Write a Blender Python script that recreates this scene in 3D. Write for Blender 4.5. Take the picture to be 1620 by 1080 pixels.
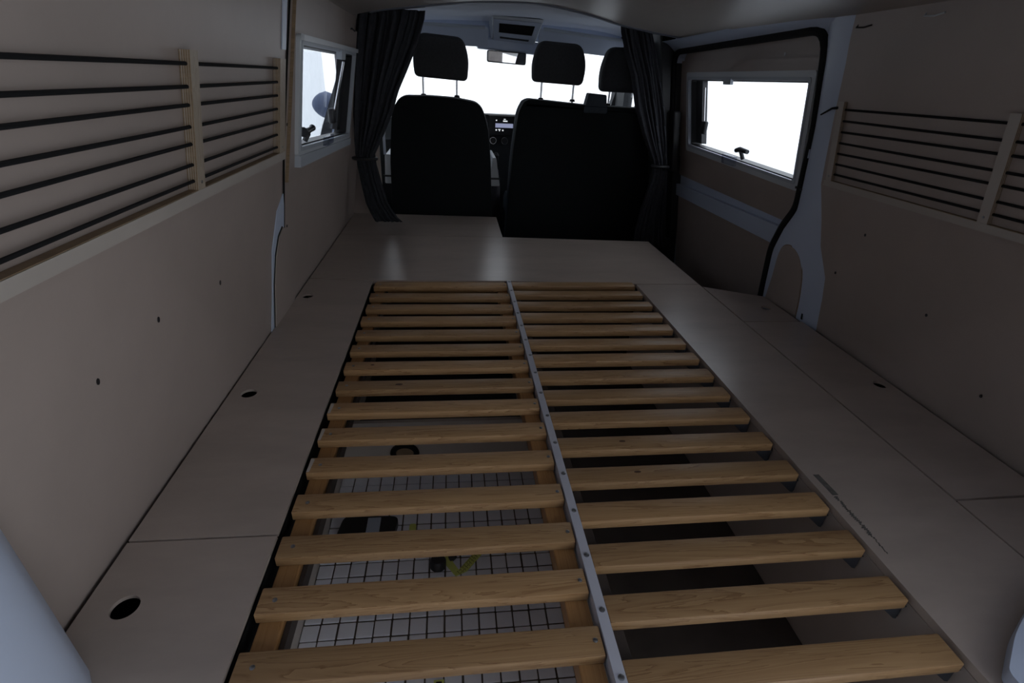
import bpy, bmesh, math, random
from mathutils import Vector, Matrix
random.seed(4)
S = bpy.context.scene
for o in list(bpy.data.objects): bpy.data.objects.remove(o)
COL = S.collection
DZ = 0.32                      # bed deck height above the van floor; everything is modelled with deck top at z = 0

# ---------------------------------------------------------------- camera
def cam_axes(pitch, yaw, roll):
    p, y, r = map(math.radians, (pitch, yaw, roll))
    fwd = Vector((math.sin(y)*math.cos(p), math.cos(y)*math.cos(p), -math.sin(p)))
    right = fwd.cross(Vector((0, 0, 1))).normalized(); up = right.cross(fwd)
    return right*math.cos(r)+up*math.sin(r), -right*math.sin(r)+up*math.cos(r), fwd
R_, U_, F_ = cam_axes(27.47, 7.48, 2.92)
cd = bpy.data.cameras.new('camera'); cam = bpy.data.objects.new('camera', cd); COL.objects.link(cam)
cd.sensor_width = 36; cd.lens = 800*36/1620; cd.clip_start = .02
M = Matrix((R_, U_, -F_)).transposed().to_4x4(); M.translation = Vector((0, 0, .664+DZ)); cam.matrix_world = M
S.camera = cam

# ---------------------------------------------------------------- sky and exposure
w = bpy.data.worlds.new('world'); S.world = w; w.use_nodes = True
wn = w.node_tree; bg = wn.nodes['Background']
bg.inputs['Color'].default_value = (.88, .94, 1.0, 1); bg.inputs['Strength'].default_value = 1.6
S.view_settings.view_transform = 'Standard'; S.view_settings.look = 'None'
S.view_settings.gamma = 1; S.view_settings.use_curve_mapping = False
S.view_settings.exposure = 0.36

# ---------------------------------------------------------------- materials
def mat(name, col, rough=.5, metal=0, var=0, scale=4, bump=0, bscale=60, spec=.5, stretch=(1, 1, 1), dark=None):
    m = bpy.data.materials.new(name); m.use_nodes = True; n = m.node_tree; b = n.nodes['Principled BSDF']
    b.inputs['Base Color'].default_value = (*col, 1); b.inputs['Roughness'].default_value = rough
    b.inputs['Metallic'].default_value = metal; b.inputs['Specular IOR Level'].default_value = spec
    tc = n.nodes.new('ShaderNodeTexCoord'); mp = n.nodes.new('ShaderNodeMapping'); mp.inputs['Scale'].default_value = stretch
    n.links.new(tc.outputs['Object'], mp.inputs['Vector'])
    if var:
        t = n.nodes.new('ShaderNodeTexNoise'); t.inputs['Scale'].default_value = scale; t.inputs['Detail'].default_value = 6; t.inputs['Roughness'].default_value = .6
        n.links.new(mp.outputs[0], t.inputs['Vector'])
        r = n.nodes.new('ShaderNodeValToRGB'); r.color_ramp.elements[0].position = .3; r.color_ramp.elements[1].position = .7
        d = dark or tuple(c*(1-var) for c in col)
        r.color_ramp.elements[0].color = (*d, 1); r.color_ramp.elements[1].color = (*[min(1, c*(1+var*.4)) for c in col], 1)
        n.links.new(t.outputs['Fac'], r.inputs['Fac']); n.links.new(r.outputs['Color'], b.inputs['Base Color'])
    if bump:
        t2 = n.nodes.new('ShaderNodeTexNoise'); t2.inputs['Scale'].default_value = bscale; t2.inputs['Detail'].default_value = 4
        n.links.new(mp.outputs[0], t2.inputs['Vector'])
        bp = n.nodes.new('ShaderNodeBump'); bp.inputs['Strength'].default_value = bump; bp.inputs['Distance'].default_value = .002
        n.links.new(t2.outputs['Fac'], bp.inputs['Height']); n.links.new(bp.outputs[0], b.inputs['Normal'])
    return m

def wood(name, c1, c2, axis=0, rough=.45, knots=True):
    m = bpy.data.materials.new(name); m.use_nodes = True; n = m.node_tree; b = n.nodes['Principled BSDF']; L = n.links
    b.inputs['Roughness'].default_value = rough
    tc = n.nodes.new('ShaderNodeTexCoord'); oi = n.nodes.new('ShaderNodeObjectInfo')
    sc = n.nodes.new('ShaderNodeVectorMath'); sc.operation = 'SCALE'; sc.inputs[0].default_value = (7.3, 11.1, 5.7)
    L.new(oi.outputs['Random'], sc.inputs['Scale'])
    ad = n.nodes.new('ShaderNodeVectorMath'); ad.operation = 'ADD'
    L.new(tc.outputs['Object'], ad.inputs[0]); L.new(sc.outputs[0], ad.inputs[1])
    mp = n.nodes.new('ShaderNodeMapping'); s = [26, 26, 26]; s[axis] = 1.3; mp.inputs['Scale'].default_value = s
    L.new(ad.outputs[0], mp.inputs['Vector'])
    t = n.nodes.new('ShaderNodeTexNoise'); t.inputs['Scale'].default_value = 1.6; t.inputs['Detail'].default_value = 7; t.inputs['Distortion'].default_value = 1.2
    L.new(mp.outputs[0], t.inputs['Vector'])
    ma = n.nodes.new('ShaderNodeMath'); ma.operation = 'MULTIPLY'; ma.inputs[1].default_value = 9; L.new(t.outputs['Fac'], ma.inputs[0])
    fr = n.nodes.new('ShaderNodeMath'); fr.operation = 'FRACT'; L.new(ma.outputs[0], fr.inputs[0])
    r = n.nodes.new('ShaderNodeValToRGB'); e = r.color_ramp.elements
    e[0].position = 0; e[0].color = (*c1, 1); e[1].position = 1; e[1].color = (*c2, 1)
    e2 = r.color_ramp.elements.new(.8); e2.color = (*[a*.6+bb*.4 for a, bb in zip(c1, c2)], 1)
    L.new(fr.outputs[0], r.inputs['Fac'])
    # piece-to-piece tone
    hs = n.nodes.new('ShaderNodeHueSaturation'); mr = n.nodes.new('ShaderNodeMapRange')
    mr.inputs['To Min'].default_value = .8; mr.inputs['To Max'].default_value = 1.12
    L.new(oi.outputs['Random'], mr.inputs['Value']); L.new(mr.outputs[0], hs.inputs['Value']); L.new(r.outputs['Color'], hs.inputs['Color'])
    out = hs.outputs['Color']
    if knots:
        m2 = n.nodes.new('ShaderNodeMapping'); s2 = [9, 9, 9]; s2[axis] = 4; m2.inputs['Scale'].default_value = s2; L.new(ad.outputs[0], m2.inputs['Vector'])
        v = n.nodes.new('ShaderNodeTexVoronoi'); v.inputs['Scale'].default_value = 1; L.new(m2.outputs[0], v.inputs['Vector'])
        kr = n.nodes.new('ShaderNodeMapRange'); kr.inputs['From Min'].default_value = .035; kr.inputs['From Max'].default_value = .10
        kr.inputs['To Min'].default_value = .8; kr.inputs['To Max'].default_value = 0
        L.new(v.outputs['Distance'], kr.inputs['Value'])
        mx = n.nodes.new('ShaderNodeMixRGB'); mx.inputs['Color2'].default_value = (.10, .045, .02, 1)
        L.new(kr.outputs[0], mx.inputs['Fac']); L.new(out, mx.inputs['Color1']); out = mx.outputs['Color']
    L.new(out, b.inputs['Base Color'])
    bp = n.nodes.new('ShaderNodeBump'); bp.inputs['Strength'].default_value = .15; bp.inputs['Distance'].default_value = .001
    L.new(t.outputs['Fac'], bp.inputs['Height']); L.new(bp.outputs[0], b.inputs['Normal'])
    return m

def glassmat(name, tint=(.97, .98, 1), refl=.06):
    m = bpy.data.materials.new(name); m.use_nodes = True; n = m.node_tree; n.nodes.remove(n.nodes['Principled BSDF'])
    out = n.nodes['Material Output']; t = n.nodes.new('ShaderNodeBsdfTransparent'); t.inputs['Color'].default_value = (*tint, 1)
    g = n.nodes.new('ShaderNodeBsdfGlossy'); g.inputs['Roughness'].default_value = .02
    f = n.nodes.new('ShaderNodeLayerWeight'); f.inputs['Blend'].default_value = .5
    pw = n.nodes.new('ShaderNodeMath'); pw.operation = 'POWER'; pw.inputs[1].default_value = 5; n.links.new(f.outputs['Facing'], pw.inputs[0])
    sc = n.nodes.new('ShaderNodeMath'); sc.operation = 'MULTIPLY_ADD'; sc.inputs[1].default_value = .6; sc.inputs[2].default_value = .03; n.links.new(pw.outputs[0], sc.inputs[0])
    x = n.nodes.new('ShaderNodeMixShader'); n.links.new(sc.outputs[0], x.inputs[0])
    n.links.new(t.outputs[0], x.inputs[1]); n.links.new(g.outputs[0], x.inputs[2]); n.links.new(x.outputs[0], out.inputs[0])
    return m

def emit(name, col, s):
    m = bpy.data.materials.new(name); m.use_nodes = True; b = m.node_tree.nodes['Principled BSDF']
    b.inputs['Base Color'].default_value = (0, 0, 0, 1); b.inputs['Emission Color'].default_value = (*col, 1); b.inputs['Emission Strength'].default_value = s
    return m

PLY = mat('whitewashed_plywood', (.375, .308, .275), .42, var=.13, scale=2.2, bump=.12, bscale=35, stretch=(1, 1, 1))
DECK = mat('whitewashed_deck_plywood', (.42, .345, .30), .29, var=.16, scale=3.2, bump=.15, bscale=30, stretch=(1, 3, 1))
PLYD = mat('plywood_cut_edge', (.27, .185, .11), .7, var=.3, scale=30, stretch=(1, 1, 6))
PLYW = mat('white_painted_plywood', (.44, .39, .35), .5, var=.08, scale=5)
PINE = wood('pine_slat', (.45, .272, .130), (.25, .125, .050), 0)
PINEY = wood('pine_rail', (.36, .19, .075), (.27, .13, .045), 1)
PINEZ = wood('pine_post', (.40, .33, .26), (.30, .235, .17), 2, knots=False)
BODY = mat('white_body_paint', (.52, .58, .72), .35, var=.04, scale=3)
WPLAS = mat('white_plastic', (.55, .57, .60), .4)
GPLAS = mat('pale_grey_plastic', (.42, .45, .50), .5)
DPLAS = mat('black_plastic', (.015, .015, .018), .45)
RUB = mat('black_rubber', (.008, .008, .009), .75, spec=.2)
CORD = mat('black_cord', (.010, .010, .011), .8, spec=.2)
BACKS = mat('black_seat_back', (.008, .010, .011), .75, spec=.15, bump=.3, bscale=200)
SEATF = mat('dark_grey_seat_fabric', (.055, .056, .060), .9, var=.2, scale=120, bump=.5, bscale=300, spec=.2)
SEATS = mat('blue_grey_seat_fabric', (.06, .07, .085), .9, var=.2, scale=120, bump=.5, bscale=300, spec=.2)
CURT = mat('navy_grey_curtain', (.040, .041, .048), .95, var=.25, scale=60, bump=.4, bscale=250, spec=.1)
HEADL = mat('blue_grey_headliner', (.76, .79, .88), .9, bump=.3, bscale=300)
VISOR = mat('grey_visor_vinyl', (.46, .50, .60), .7)
CEIL = mat('ceiling_plywood', (.36, .32, .29), .40, var=.08, scale=3, bump=.15, bscale=25)
STEEL = mat('steel_screw', (.35, .36, .38), .35, metal=1)
BRKT = mat('galvanised_bracket', (.10, .11, .13), .5, metal=.7)
CHROME = mat('chrome', (.6, .6, .62), .2, metal=1)
ALU = mat('white_coated_strip', (.50, .50, .56), .4)
TILE = mat('white_mosaic_tile', (.90, .90, .97), .3, var=.04, scale=20)
GROUT = mat('brown_grout', (.13, .10, .08), .9, var=.3, scale=40)
DARKB = mat('dark_brown_board', (.055, .042, .036), .7, var=.3, scale=8)
FLOORM = mat('van_floor_mat', (.035, .033, .032), .8, var=.2, scale=30)
DASH = mat('dark_dashboard', (.02, .022, .025), .6, bump=.3, bscale=200)
CLEAR = glassmat('clear_plastic', (.72, .74, .80))
GLASS = glassmat('window_glass')
MIRR = mat('mirror_glass', (.8, .82, .85), .02, metal=1)
YEL = mat('yellow_green_strap', (.75, .80, .22), .7, var=.1, scale=30)
INK = mat('black_ink', (.01, .01, .01), .8)
STAIN = mat('grey_wear_mark', (.13, .12, .11), .8, var=.5, scale=90)
SCREEN = emit('radio_screen_glow', (.55, .6, .9), .35)
SCRW = emit('radio_screen_white', (.9, .95, 1), .7)
GROUND = mat('pale_concrete_ground', (.74, .76, .78), .8, var=.05, scale=1)
KNOT = mat('dark_knot', (.09, .04, .02), .6, var=.4, scale=200)
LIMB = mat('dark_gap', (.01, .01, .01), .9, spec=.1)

# ---------------------------------------------------------------- helpers
class B:
    """collects shapes in deck coordinates; build() links them as one mesh object"""
    def __init__(s, map=None): s.bm = bmesh.new(); s.map = map
    def _v(s, p):
        return s.bm.verts.new(s.map(*p) if s.map else p)
    def hexa(s, c, bev=0):
        v = [s._v(p) for p in c]
        f = [(0, 3, 2, 1), (4, 5, 6, 7), (0, 1, 5, 4), (1, 2, 6, 5), (2, 3, 7, 6), (3, 0, 4, 7)]
        fs = [s.bm.faces.new([v[i] for i in q]) for q in f]
        if bev:
            es = list({e for q in fs for e in q.edges})
            bmesh.ops.bevel(s.bm, geom=es, offset=bev, segments=2, affect='EDGES', profile=.5)
        return s
    def box(s, x0, x1, y0, y1, z0, z1, bev=0):
        return s.hexa([(x0, y0, z0), (x1, y0, z0), (x1, y1, z0), (x0, y1, z0), (x0, y0, z1), (x1, y0, z1), (x1, y1, z1), (x0, y1, z1)], bev)
    def prism(s, pts, fn, a, b_):
        """polygon pts (u,v) extruded from a to b_: fn(u,v,t)->xyz"""
        A = [s._v(fn(u, v, a)) for u, v in pts]; Bv = [s._v(fn(u, v, b_)) for u, v in pts]; n = len(pts)
        s.bm.faces.new(A); s.bm.faces.new(Bv[::-1])
        for i in range(n): s.bm.faces.new([A[i], Bv[i], Bv[(i+1) % n], A[(i+1) % n]])
        return s
    def ring(s, outer, inner, fn, a, b_):
        n = len(outer); q = [[s._v(fn(u, v, t)) for u, v in loop] for loop in (outer, inner) for t in (a, b_)]
        for i in range(n):
            j = (i+1) % n
            s.bm.faces.new([q[0][i], q[0][j], q[2][j], q[2][i]]); s.bm.faces.new([q[1][i], q[3][i], q[3][j], q[1][j]])
            s.bm.faces.new([q[0][i], q[1][i], q[1][j], q[0][j]]); s.bm.faces.new([q[2][i], q[2][j], q[3][j], q[3][i]])
        return s
    def tube(s, pts, r, seg=10, cap=True, flat=None):
        pts = [Vector(s.map(*p) if s.map else p) for p in pts]; rings = []
        rr = r if isinstance(r, (list, tuple)) else [r]*len(pts)
        up = None
        for i, p in enumerate(pts):
            d = (pts[min(i+1, len(pts)-1)]-pts[max(i-1, 0)]).normalized()
            if up is None: up = Vector((0, 0, 1)) if abs(d.z) < .9 else Vector((1, 0, 0))
            a = d.cross(up).normalized(); c = a.cross(d).normalized(); up = c
            fl = flat or 1
            rings.append([s.bm.verts.new(p+a*math.cos(2*math.pi*k/seg)*rr[i]+c*math.sin(2*math.pi*k/seg)*rr[i]*fl) for k in range(seg)])
        for i in range(len(rings)-1):
            for k in range(seg): s.bm.faces.new([rings[i][k], rings[i][(k+1) % seg], rings[i+1][(k+1) % seg], rings[i+1][k]])
        if cap: s.bm.faces.new(rings[0][::-1]); s.bm.faces.new(rings[-1])
        return s
    def closed_tube(s, pts, r, seg=8, flat=1):
        pts = [Vector(s.map(*p) if s.map else p) for p in pts]; n = len(pts); cen = sum(pts, Vector())/n; rings = []
        nrm = (pts[n//3]-pts[0]).cross(pts[2*n//3]-pts[0]).normalized()
        for i, p in enumerate(pts):
            d = (pts[(i+1) % n]-pts[i-1]).normalized(); a = d.cross(nrm).normalized()
            rings.append([s.bm.verts.new(p+a*math.cos(2*math.pi*k/seg)*r+nrm*math.sin(2*math.pi*k/seg)*r*flat) for k in range(seg)])
        for i in range(n):
            for k in range(seg): s.bm.faces.new([rings[i][k], rings[i][(k+1) % seg], rings[(i+1) % n][(k+1) % seg], rings[(i+1) % n][k]])
        return s
    def grid(s, fn, nu, nv):
        g = [[s._v(fn(i/nu, j/nv)) for j in range(nv+1)] for i in range(nu+1)]
        for i in range(nu):
            for j in range(nv): s.bm.faces.new([g[i][j], g[i+1][j], g[i+1][j+1], g[i][j+1]])
        return s
    def build(s, name, m, parent=None, smooth=False, **props):
        bmesh.ops.recalc_face_normals(s.bm, faces=s.bm.faces)
        me = bpy.data.meshes.new(name)
        org = Vector(parent['_org']) if parent is not None else None
        vs = [v.co for v in s.bm.verts]
        lo = Vector((min(v.x for v in vs), min(v.y for v in vs), min(v.z for v in vs))); hi = Vector((max(v.x for v in vs), max(v.y for v in vs), max(v.z for v in vs)))
        c = (lo+hi)/2
        if parent is None: c.z = lo.z
        for v in s.bm.verts: v.co -= c
        s.bm.to_mesh(me); s.bm.free(); me.materials.append(m)
        if smooth:
            for p in me.polygons: p.use_smooth = True
            try: me.set_sharp_from_angle(angle=math.radians(40))
            except Exception: pass
        o = bpy.data.objects.new(name, me); COL.objects.link(o)
        o['_org'] = list(c)
        if parent is not None: o.parent = parent; o.location = c-org
        else: o.location = c
        for k, v in props.items(): o[k] = v
        return o

def empty(name, loc, label=None, cat=None, group=None, kind=None):
    o = bpy.data.objects.new(name, None); o.empty_display_size = .05; COL.objects.link(o); o.location = loc; o['_org'] = list(loc)
    return tag(o, label, cat, group, kind)
def tag(o, label=None, cat=None, group=None, kind=None):
    for k, v in (('label', label), ('category', cat), ('group', group), ('kind', kind)):
        if v: o[k] = v
    return o
def copy_part(src, parent, org):
    c = src.copy(); COL.objects.link(c); c.parent = parent; c['_org'] = list(org); c.location = Vector(org)-Vector(parent['_org']); return c
def part_copy_tree(src, parent, delta):
    org = Vector(src['_org'])+Vector(delta); c = copy_part(src, parent, org)
    for ch in [o for o in bpy.data.objects if o.parent == src]:
        d = ch.copy(); COL.objects.link(d); d.parent = c; d['_org'] = list(Vector(ch['_org'])+Vector(delta))
    return c

T9 = math.tan(math.radians(9))
def LW(y, z, o=0): return (-.515+T9*z+o, y, z)      # left lining plane, o = distance inward
def RW(y, z, o=0): return (1.16-T9*z-o, y, z)       # right lining plane
def XY(u, v, t): return (u, v, t)                    # polygons lying flat, extruded in z
def circ(cx, cy, r, n=24, ry=None): return [(cx+r*math.cos(2*math.pi*k/n), cy+(ry or r)*math.sin(2*math.pi*k/n)) for k in range(n)]
def smooth_path(P, n=5):
    out = []
    for i in range(len(P)-1):
        a, b_, c_, d = P[max(i-1, 0)], P[i], P[i+1], P[min(i+2, len(P)-1)]
        for j in range(n):
            t = j/n; out.append(tuple(.5*(2*b_[q]+(c_[q]-a[q])*t+(2*a[q]-5*b_[q]+4*c_[q]-d[q])*t*t+(-a[q]+3*b_[q]-3*c_[q]+d[q])*t**3) for q in range(2)))
    return out+[P[-1]]
def rpoly(pts, r, n=5):
    out = []; N = len(pts)
    rr = r if isinstance(r, (list, tuple)) else [r]*N
    for i, p in enumerate(pts):
        p = Vector(p); a = Vector(pts[i-1]); b = Vector(pts[(i+1) % N]); d1 = (a-p).normalized(); d2 = (b-p).normalized(); q = rr[i]
        if q <= 0: out.append(tuple(p)); continue
        s = p+d1*q; e = p+d2*q
        for k in range(n+1):
            t = k/n; out.append(tuple(s*(1-t)**2+p*2*t*(1-t)+e*t*t))
    return out
def star(poly_a, poly_b, c, n=32):
    """resample two polygons that are star-shaped about c at the same angles"""
    ang = sorted({round(math.atan2(p[1]-c[1], p[0]-c[0]), 5) for P in (poly_a, poly_b) for p in P} | {round(-math.pi+2*math.pi*(k+.5)/n, 5) for k in range(n)})
    def hit(P, a):
        d = Vector((math.cos(a), math.sin(a))); best = None
        for i in range(len(P)):
            p = Vector(P[i])-Vector(c); q = Vector(P[(i+1) % len(P)])-Vector(c); e = q-p; den = d.x*e.y-d.y*e.x
            if abs(den) < 1e-12: continue
            t = (p.x*e.y-p.y*e.x)/den; s_ = (p.x*d.y-p.y*d.x)/den
            if t > 0 and -1e-6 <= s_ <= 1+1e-6 and (best is None or t > best): best = t
        return (c[0]+d.x*best, c[1]+d.y*best)
    return [hit(poly_a, a) for a in ang], [hit(poly_b, a) for a in ang]
def holed(b, outer, inner, c, fn, t0, t1, n=32):
    o, i = star(outer, inner, c, n); b.ring(o, i, fn, t0, t1); return b
def rect(a0, a1, b0, b1): return [(a0, b0), (a1, b0), (a1, b1), (a0, b1)]
def pan(b_, u, v, t): return (u, v, t)

# ================================================================= SETTING
ground = B().box(-14, 14, -12, 16, -1.02, -.95).build('ground', GROUND, kind='structure')
fl = B().box(-.62, 1.26, .05, 4.3, -.34, -.322).build('floor', FLOORM, kind='structure')
B().box(-.60, 1.24, 2.78, 4.2, -.322, -.318).build('cab_floor_mat', FLOORM, fl)

# --- left wall: outer skin with a window hole, lined by plywood panels
WL = rpoly([(1.550, .462), (2.33, .424), (2.38, .722), (1.550, .722)], .015)       # window opening
WC = (1.95, .58)
wl = B()
holed(wl, rect(.12, 2.78, -.34, 1.02), WL, WC, lambda u, v, t: LW(u, v, t), -.045, -.005)
wl = wl.build('wall_left', BODY, kind='structure', label='white van side wall on the left behind the plywood lining')
# rear plywood lining panel, front edge along the B seam
pf = [(.30, -.33), (1.335, -.33), (1.352, .09), (1.352, .20), (1.39, .30), (1.445, .35), (1.452, .47), (1.475, .68), (1.49, .80), (1.50, .90), (.30, .90)]
rp = B().prism(pf, lambda u, v, t: LW(u, v, t), -.004, .004).build('lining_panel', PLY, wl)
for (y, z) in ((.62, .285), (.78, .30), (1.02, .27)):
    B().prism(circ(y, z, .003, 8, .005), lambda u, v, t: LW(u, v, t), .004, .0052).build('screw', DPLAS, rp)
# front plywood lining panel round the window
fp = [(1.462, -.33), (1.466, .28), (1.462, .47), (1.488, .68), (1.508, .81), (1.512, .90), (2.72, .90), (2.74, -.33)]
b = B(); holed(b, fp, WL, WC, lambda u, v, t: LW(u, v, t), -.004, .004)
fpn = b.build('lining_panel', PLY, wl)
B().prism([(1.450, -.2), (1.457, .30), (1.454, .47), (1.480, .68), (1.500, .81), (1.504, .90), (1.508, .90), (1.5045, .81), (1.4845, .68), (1.4585, .47), (1.462, .28), (1.457, -.2)], LW, .0045, .0078).build('panel_joint', LIMB, fpn)  # black strip laid over the seam, painted shade of the open gap
for (y, z) in ((1.50, .40), (1.495, .26), (1.49, .53)):
    B().prism(circ(y, z, .004, 8), lambda u, v, t: LW(u, v, t), .004, .0055).build('screw', DPLAS, fpn)
# bright body strip above the rack end
B().prism([(1.438, .70), (1.47, .70), (1.488, .90), (1.452, .90)], lambda u, v, t: LW(u, v, t), .0045, .007).build('body_strip', BODY, wl)
# raised plywood surround of the window
sur = [(1.478, .385), (2.52, .33), (2.52, .80), (1.540, .83)]
b = B(); o, i = star(sur, WL, WC, 32); b.ring(o, i, lambda u, v, t: LW(u, v, t), .004, .013)
srn = b.build('window_surround', PLY, wl)
B().prism([(1.476, .385), (1.480, .385), (1.542, .83), (1.538, .83)], lambda u, v, t: LW(u, v, t), .0035, .0125).build('cut_edge', PLYD, srn)
# pillar foot on the left: white arch with plywood cover
foot = rpoly([(1.335, -.10), (1.352, .12), (1.352, .23), (1.395, .325), (1.45, .36), (1.463, .30), (1.468, .2), (1.60, -.10)], 0)
B().prism(foot, lambda u, v, t: LW(u, v, t), .0045, .007).build('pillar_foot', BODY, wl)
arch = [(1.372, -.05), (1.366, .13), (1.378, .21), (1.405, .255), (1.44, .272), (1.462, .258), (1.478, .22), (1.50, .16), (1.562, .03), (1.585, -.05)]
B().prism([(p_[0]-.006, p_[1]+.004) for p_ in arch], LW, .0072, .0082).build('arch_joint', LIMB, wl)
ac = B().prism(arch, lambda u, v, t: LW(u, v, t), .0075, .011).build('arch_cover', PLY, wl)

# --- right wall: outer skin with sliding-door opening, white pillar, rear plywood panel
OPEN = rpoly([(1.668, -.30), (1.663, -.02), (1.640, .17), (1.592, .262), (1.534, .335), (1.510, .56), (1.516, .825), (2.60, .805), (2.60, -.30)], [.0, .03, .03, .02, .03, .05, .07, .07, .0], 5)
wr = B(); holed(wr, rect(.12, 2.78, -.34, 1.02), OPEN, (2.1, .3), lambda u, v, t: RW(u, v, t), -.045, 0, 48)
wr = wr.build('wall_right', BODY, smooth=False, kind='structure')
rpr = [(.30, -.33), (1.30, -.33), (1.333, -.01), (1.333, .10), (1.338, .17), (1.383, .254), (1.40, .33), (1.43, .43), (1.425, .60), (1.415, .80), (1.41, .845), (.30, .845)]
rpn = B().prism(rpr, lambda u, v, t: RW(u, v, t), .002, .010).build('lining_panel', PLY, wr)
for (y, z) in ((1.30, .20), (.98, .21), (.80, .10), (1.22, .335)):
    B().prism(circ(y, z, .003, 8, .004), lambda u, v, t: RW(u, v, t), .010, .0115).build('screw', DPLAS, rpn)
# bulging white pillar between door and rear panel
pil = B()
edge = [(-.03, 1.345, 1.658), (.05, 1.333, 1.652), (.10, 1.328, 1.645), (.17, 1.332, 1.635), (.254, 1.368, 1.592), (.33, 1.388, 1.535), (.43, 1.415, 1.522), (.58, 1.412, 1.508), (.74, 1.400, 1.508), (.86, 1.398, 1.520)]
def pilf(u, v):
    k = v*(len(edge)-1); i = min(int(k), len(edge)-2); f = k-i
    z, a, c = [edge[i][q]*(1-f)+edge[i+1][q]*f for q in range(3)]
    y = a+(c-a)*u; return RW(y, z, .004+.010*math.sin(math.pi*min(1, max(0, u)))**.6)
pil.grid(pilf, 10, 27)
pl_ = pil.build('pillar_trim', BODY, wr, smooth=True)
archr = smooth_path([(1.625, -.03), (1.596, .08), (1.580, .16), (1.560, .198), (1.525, .213), (1.485, .205), (1.457, .178), (1.440, .13), (1.436, .05), (1.442, -.03)])
B().prism(archr, lambda u, v, t: RW(u, v, t), .013, .0155).build('arch_cover', PLY, pl_)
B().prism([(c_[0]-.004 if c_[0] < 1.52 else c_[0]+.001, c_[1]+.003) for c_ in archr], lambda u, v, t: RW(u, v, t), .012, .0135).build('arch_joint', PLYD, pl_)
for (y, z) in ((1.54, .398), (1.515, .396)):
    B().prism(circ(y, z, .003, 8, .004), lambda u, v, t: RW(u, v, t), .010, .0150).build('bolt_hole', DPLAS, pl_)
for (y, z) in ((1.448, .0), (1.405, -.0)):
    B().prism([(y-.004, z), (y+.004, z), (y+.003, z+.02), (y-.002, z+.02)], RW, .0135, .0150).build('paint_chip', LIMB, pl_)
B().prism([(1.512, .515), (1.504, .515), (1.506, .49), (1.514, .49)], lambda u, v, t: RW(u, v, t), .008, .013).build('tape_mark', VISOR, pl_)
# cant rail above the door
rail = B(); rail.grid(lambda u, v: (1.035-.075*v*min(1, u*6)**.5, 1.395+1.25*u, .815+.042*math.sin(v*1.57)-.015*u), 10, 6)
rail.build('cant_rail', BODY, wr, smooth=True)
# rubber seal round the opening
seal = B(); op = rpoly([(1.668, -.06), (1.662, .0), (1.640, .17), (1.592, .262), (1.534, .335), (1.510, .56), (1.516, .824), (2.597, .804), (2.597, -.06)], [0, .03, .03, .022, .03, .05, .07, .07, 0], 5)
seal.tube([RW(y, z, .004) for y, z in op], .013, 8); seal.build('door_seal', RUB, wr, smooth=True)

# --- sliding door, set outward of the lining plane
def k(y, z, o=.055): s = 1+o/1.06; return (y*s, .664+(z-.664)*s)
def DR(y, z, o=0): return (1.16-T9*z+.055-o, y, z)
WR = rpoly([k(1.542, .412), k(2.350, .430), k(2.382, .698), k(1.535, .700)], .012)
WRC = k(1.95, .57)
door = empty('door_1', DR(2.1, -.30), kind='structure')
b = B(); holed(b, rect(1.44, 2.86, -.34, .90), WR, WRC, DR, -.03, 0); b.build('door_skin', BODY, door)
b = B(); holed(b, [k(1.51, .28), k(2.73, .285), k(2.73, .81), k(1.50, .83)], WR, WRC, DR, .001, .008); up = b.build('upper_lining', PLY, door)
B().prism([k(1.45, .745), k(2.67, .735), k(2.67, .738), k(1.45, .748)], DR, .0082, .0095).build('panel_joint', PLYD, up)
for (y, z) in ((1.70, .768), (2.42, .752)):
    B().prism(circ(*k(y, z), .0035, 8, .006), DR, .009, .0105).build('screw', WPLAS, up)
b = B(); holed(b, [k(1.50, .365), k(2.45, .37), k(2.50, .765), k(1.50, .755)], WR, WRC, DR, .009, .020); b.build('window_surround', PLY, door)
B().prism([k(1.50, .195), k(2.68, .185), k(2.68, .235), k(1.50, .262)], DR, .001, .022).build('waist_rail', BODY, door)
B().prism([k(1.50, -.27), k(2.70, -.27), k(2.70, .18), k(1.50, .19)], DR, .001, .008).build('lower_lining', PLY, door)
B().hexa([(1.095, 2.535, .285), (1.125, 2.535, .285), (1.125, 2.59, .285), (1.095, 2.59, .285), (1.052, 2.535, .56), (1.09, 2.535, .56), (1.09, 2.59, .56), (1.052, 2.59, .56)], .006).build('door_latch', DPLAS, door)
# step well below the door
B().box(.95, 1.20, 1.70, 2.72, -.335, -.30).build('step_well', FLOORM, fl)

# --- camper windows (plastic frame, inner seal, hinged pane, stays, latch, blind catch)
def camper_window(name, fn, opening, c, hinge, flip):
    w_ = empty(name, fn(c[0], opening[0][1], 0), kind='structure')
    o2 = [(c[0]+(p[0]-c[0])*1.0, p[1]) for p in opening]
    def grow(P, d):
        out = []
        for p in P:
            v = Vector((p[0]-c[0], p[1]-c[1])); out.append((p[0]+(d if v.x > 0 else -d), p[1]+(d if v.y > 0 else -d)))
        return out
    P = opening
    def rb(P, fn, a, b_, hole, mname, m, sm=False):
        bb = B(); o, i = star(P, hole, c, 32); bb.ring(o, i, fn, a, b_); return bb.build(mname, m, w_, smooth=sm)
    rb(grow(P, .024 if flip else .018), fn, .013, .024, grow(P, -.001), 'outer_frame', WPLAS)
    rb(grow(P, .006), fn, .012, .026, grow(P, -.005), 'inner_frame', GPLAS)
    rb(grow(P, -.0005), fn, -.035, .0118, grow(P, -.009), 'pane_seal', DPLAS)
    bb = B(); inn = grow(P, -.010); bb.prism(inn, fn, -.037, -.034); bb.build('pane', GLASS, w_)
    y0 = min(p[0] for p in P); y1 = max(p[0] for p in P); z0 = min(p[1] for p in P); z1 = max(p[1] for p in P)
    return w_, y0, y1, z0, z1
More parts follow.
